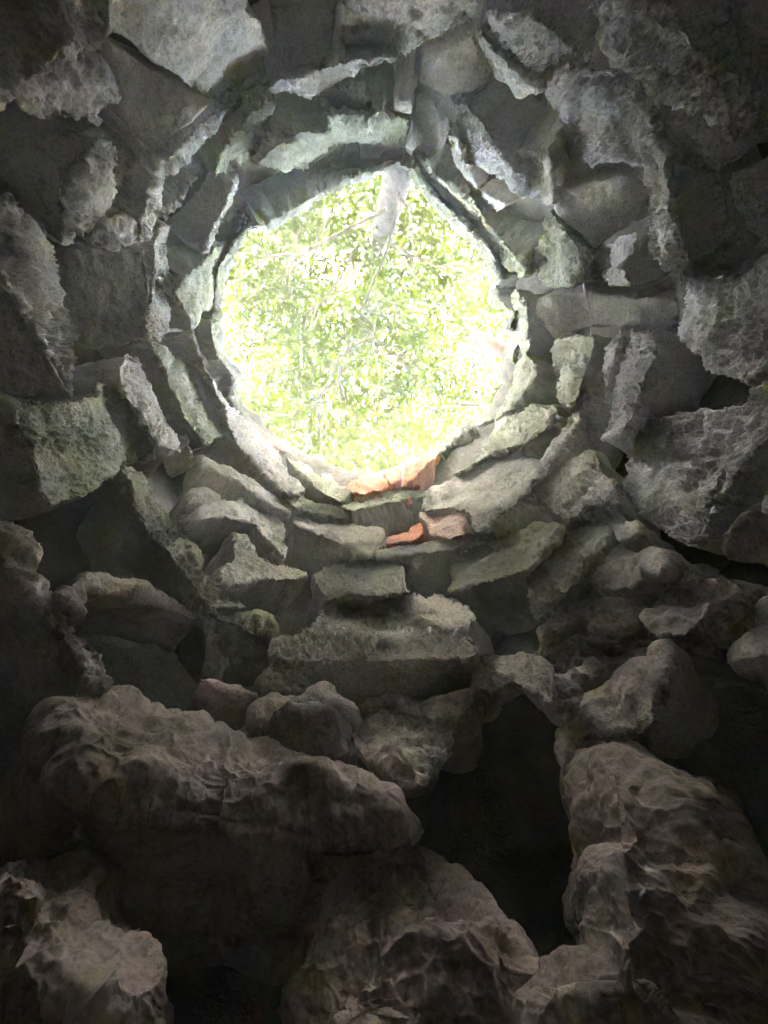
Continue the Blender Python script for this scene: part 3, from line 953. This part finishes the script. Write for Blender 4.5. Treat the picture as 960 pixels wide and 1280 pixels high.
# pale tree leaning in over the top of the opening
base1 = np.array([0.7, -5.2, 0.0])
t1 = tag(empty('leaning_tree', base1), 'pale barked tree leaning over the opening, its trunk crossing the rim', 'tree')
trunk = [base1 + [0, 0, -0.2], [0.62, -4.6, 2.5], [0.52, -2.7, 4.9], at_h(508, 180, 4.6), at_h(499, 215, 4.9), at_h(488, 255, 5.3), at_h(474, 300, 6.0), at_h(462, 350, 7.0)]
tube_obj('trunk', trunk, [0.28, 0.24, 0.19, 0.15, 0.14, 0.13, 0.09, 0.035], M['bark_pale'], t1, 16, 0.12, 3)
BR1 = [
    ([(484, 262), (464, 271), (443, 282), (416, 296), (395, 308), (382, 320), (353, 344), (328, 360), (297, 385), (270, 400)], 6.6, 7.4, 0.024),
    ([(382, 320), (343, 320), (315, 338), (289, 356), (262, 372)], 7.0, 7.2, 0.02),
    ([(362, 344), (370, 304), (385, 257), (392, 220)], 7.1, 7.4, 0.018),
    ([(358, 323), (360, 362), (368, 392), (378, 420)], 7.1, 7.5, 0.018),
    ([(320, 295), (338, 322), (355, 350), (362, 358)], 7.3, 7.2, 0.014),
    ([(440, 318), (431, 337), (412, 365), (395, 385), (384, 396), (380, 412)], 7.2, 7.0, 0.022),
    ([(499, 240), (492, 283), (479, 325), (462, 362), (450, 392), (447, 402), (437, 427)], 6.3, 6.8, 0.02),
    ([(450, 392), (468, 410), (462, 442), (447, 473), (432, 498)], 6.7, 7.0, 0.016),
    ([(468, 410), (457, 423), (432, 442), (423, 448), (412, 477), (395, 502), (378, 512), (360, 519), (328, 521), (310, 522)], 6.75, 7.2, 0.022),
    ([(423, 448), (423, 473), (403, 491), (391, 492), (372, 477), (360, 456), (352, 440)], 6.8, 7.2, 0.015),
    ([(395, 502), (400, 540), (403, 562), (408, 580)], 7.0, 7.3, 0.012),
    ([(423, 450), (425, 480), (425, 506)], 6.9, 7.1, 0.011),
    ([(337, 404), (328, 423), (305, 440), (283, 451)], 7.6, 7.7, 0.017),
    ([(500, 248), (510, 262), (515, 294), (517, 325), (515, 356)], 6.4, 7.2, 0.018),
    ([(488, 304), (519, 321), (546, 335), (567, 349), (580, 362)], 6.6, 7.3, 0.017),
    ([(462, 425), (469, 427), (492, 444), (519, 469), (540, 485), (554, 508)], 6.8, 7.4, 0.019),
]
for line, h0, h1, r0 in BR1:
    branch(t1, line, h0, h1, r0)
g_tw = np.random.default_rng(5)
for i in range(34):
    line, h0, h1, r0 = BR1[int(g_tw.integers(len(BR1)))]
    j = int(g_tw.integers(1, len(line)))
    hh = h0 + (h1 - h0) * j / (len(line) - 1)
    u, v = line[j]
    a = g_tw.uniform(0, 2 * np.pi)
    tl = []
    for q in range(5):
        tl.append((u, v))
        a += g_tw.normal(0, 0.28)
        st = g_tw.uniform(10, 20)
        u, v = u + st * math.cos(a), v + st * math.sin(a)
    branch(t1, tl, hh, hh + g_tw.uniform(-0.15, 0.3), 0.011, 0.004, 'bark_dark', 'twig')
leaves('crown', 50000, 'leaf', t1, (0.1, -0.9), (1.75, 1.6), 6.95, 8.9, 0.062, 21, thin=[(598, 455, 32, 0.85), (585, 300, 22, 0.5), (400, 330, 26, 0.6), (435, 345, 18, 0.7), (330, 290, 14, 0.5), (600, 400, 18, 0.4)])

base2 = np.array([4.6, 0.3, 0.0])
t2 = tag(empty('snapped_tree', base2), 'reddish tree with a bare snapped limb poking over the right rim', 'tree')
tube_obj('trunk', [base2 + [0, 0, -0.2], [4.5, 0.2, 3], [4.3, 0.1, 7], [4.0, 0.2, 8.6]], [0.24, 0.2, 0.15, 0.05], M['bark_dark'], t2, 10, 0.2, 5)
branch(t2, [(860, 470), (760, 455), (650, 444), (622, 433), (604, 424), (591, 416)], 5.6, 6.6, 0.1, 0.05, 'bark_pink', 'snapped_limb')
branch(t2, [(595, 418), (585, 420), (573, 421)], 6.5, 6.7, 0.02, 0.006, 'bark_dark', 'branch')
branch(t2, [(720, 505), (650, 512), (615, 508), (583, 506), (554, 509), (531, 517), (519, 521)], 6.6, 7.6, 0.035)
branch(t2, [(602, 506), (598, 485), (594, 474), (586, 462)], 7.0, 7.2, 0.014)
branch(t2, [(554, 509), (548, 525), (541, 537)], 7.3, 7.5, 0.012)
leaves('crown', 12000, 'leaf_d', t2, (2.3, 0.5), (1.2, 1.6), 6.95, 8.8, 0.062, 33, thin=[(600, 455, 34, 0.8)])

base3 = np.array([-1.2, 5.4, 0.0])
t3 = tag(empty('leafy_tree', base3), 'dense yellow green tree crown above the lower rim of the opening', 'tree')
tube_obj('trunk', [base3 + [0, 0, -0.2], [-1.1, 5.2, 3], [-0.9, 4.7, 7], [-0.6, 4.0, 8.6]], [0.26, 0.22, 0.16, 0.05], M['bark_dark'], t3, 10, 0.2, 7)
branch(t3, [(470, 640), (480, 590), (500, 550), (520, 528), (540, 510)], 8.2, 8.6, 0.03)
branch(t3, [(430, 640), (400, 560), (385, 535), (360, 520)], 8.2, 8.8, 0.02)
leaves('crown', 26000, 'leaf_y', t3, (-0.2, 1.9), (1.7, 1.2), 6.95, 8.9, 0.062, 45)

base4 = np.array([-5.0, -0.6, 0.0])
t4 = tag(empty('side_tree', base4), 'fresh green tree filling the left side of the opening', 'tree')
tube_obj('trunk', [base4 + [0, 0, -0.2], [-4.8, -0.5, 3], [-4.4, -0.3, 7], [-3.6, -0.1, 8.6]], [0.26, 0.22, 0.16, 0.05], M['bark_dark'], t4, 10, 0.2, 9)
branch(t4, [(200, 420), (285, 449), (305, 440), (328, 423), (337, 404)], 8.2, 8.6, 0.025)
branch(t4, [(180, 500), (280, 470), (318, 495), (338, 478)], 8.2, 8.6, 0.02)
leaves('crown', 16000, 'leaf_d', t4, (-1.9, 0.2), (1.2, 1.6), 6.95, 8.9, 0.062, 57)


base5 = np.array([-2.0, -6.4, 0.0])
t5 = tag(empty('added_shade_tree', base5), 'broad dark green tree added behind the leaning pale tree to block the sun', 'tree')  # added to keep direct sun off the opening and the air above it
tube_obj('trunk', [base5 + [0, 0, -0.2], [-1.95, -6.2, 3], [-1.7, -5.6, 6.5], [-1.2, -5.0, 11.0]], [0.3, 0.26, 0.2, 0.06], M['bark_dark'], t5, 10, 0.2, 11)
leaves('crown', 60000, 'leaf_d', t5, (-0.8, -4.9), (1.9, 0.8), 6.2, 11.6, 0.13, 69, cut=-1)

# unseen ring of trees added to keep low sky light off the rim
for i in range(9):
    a = rad(40 * i + 22)
    rr = 6.6 + 0.6 * math.sin(i * 2.7)
    bx = np.array([rr * math.cos(a), rr * math.sin(a), 0.0])
    tw = tag(empty('added_screen_tree', bx), 'leafy green tree added around the stone shaft to screen side light', 'tree', 'added trees screening the shaft from side light')
    tube_obj('trunk', [bx + [0, 0, -0.2], bx + [0.1, 0.05, 2.5], bx + [-0.1, 0.1, 5.0], bx + [0.05, 0, 7.8]], [0.22, 0.19, 0.14, 0.05], M['bark_dark'], tw, 10, 0.2, 20 + i)
    leaves('crown', 7000, 'leaf_d', tw, bx, (1.5, 1.5), 2.6, 8.9, 0.2, 100 + i)

# ---------------------------------------------------------------- roots on the masonry
def root(name, line, dr, r0, label, r1=0.003):
    pts = hit(line, lambda p: prof(p[:, 2] - 1.5) + dr)
    v, f, cap = tube(pts, [r0 + (r1 - r0) * i / (len(pts) - 1) for i in range(len(pts))], 6, 0.3, 4)
    o = mesh_obj(name, v, [tuple(q) for q in f.tolist()] + [tuple(q[:3]) for q in cap.tolist()], M['root'])
    return tag(o, label, 'root', 'thin roots hanging in the shaft')


root('hanging_root', [(724, 338), (729, 352), (733, 372), (738, 392), (738, 424)], 0.0, 0.007, 'thin pale root hanging between two pitted stones right of the opening')
root('hanging_root', [(364, 836), (368, 846), (375, 860), (379, 871)], -0.03, 0.006, 'short pale root dangling over the rounded boulder')

lp = hit([(674, 231)], lambda p: prof(p[:, 2] - 1.5) - 0.035)[0]
lv = np.array([(0, 0, 0), (0.3, 0.25, 0.06), (0.65, 0.22, 0.06), (1, 0, -0.03), (0.65, -0.22, 0.06), (0.3, -0.25, 0.06)]) * 0.035
lv = np.stack([lv[:, 2], lv[:, 1], -lv[:, 0]], 1) + lp
fresh = leaf_mat('fresh_leaf', (0.12, 0.3, 0.02), (0.2, 0.4, 0.02))
tag(mesh_obj('small_leaf', lv, [(0, 1, 2), (0, 2, 3), (0, 3, 4), (0, 4, 5)], fresh, smooth=False), 'single small green leaf clinging to a pale stone face', 'leaf')

# ---------------------------------------------------------------- volume added to imitate the lens flare veil around the opening
def build_haze():
    x, z0, z1 = 21.0, -1.0, 12.4
    v = [(a, b, c) for c in (z0, z1) for a, b in ((-x, -x), (x, -x), (x, x), (-x, x))]
    f = [(3, 2, 1, 0), (4, 5, 6, 7), (0, 1, 5, 4), (1, 2, 6, 5), (2, 3, 7, 6), (3, 0, 4, 7)]
    m = bpy.data.materials.new('flare_veil')
    m.use_nodes = True
    t = m.node_tree
    t.nodes.clear()
    o = t.nodes.new('ShaderNodeOutputMaterial')
    pv = t.nodes.new('ShaderNodeVolumePrincipled')
    pv.inputs['Color'].default_value = (0.93, 0.97, 0.94, 1)
    pv.inputs['Density'].default_value = 0.028
    pv.inputs['Anisotropy'].default_value = 0.45
    t.links.new(pv.outputs[0], o.inputs['Volume'])
    tag(mesh_obj('veil_haze', v, f, m, smooth=False, recentre=False), kind='stuff')


build_haze()
print('STONES', STONES, 'TRI', TRI)
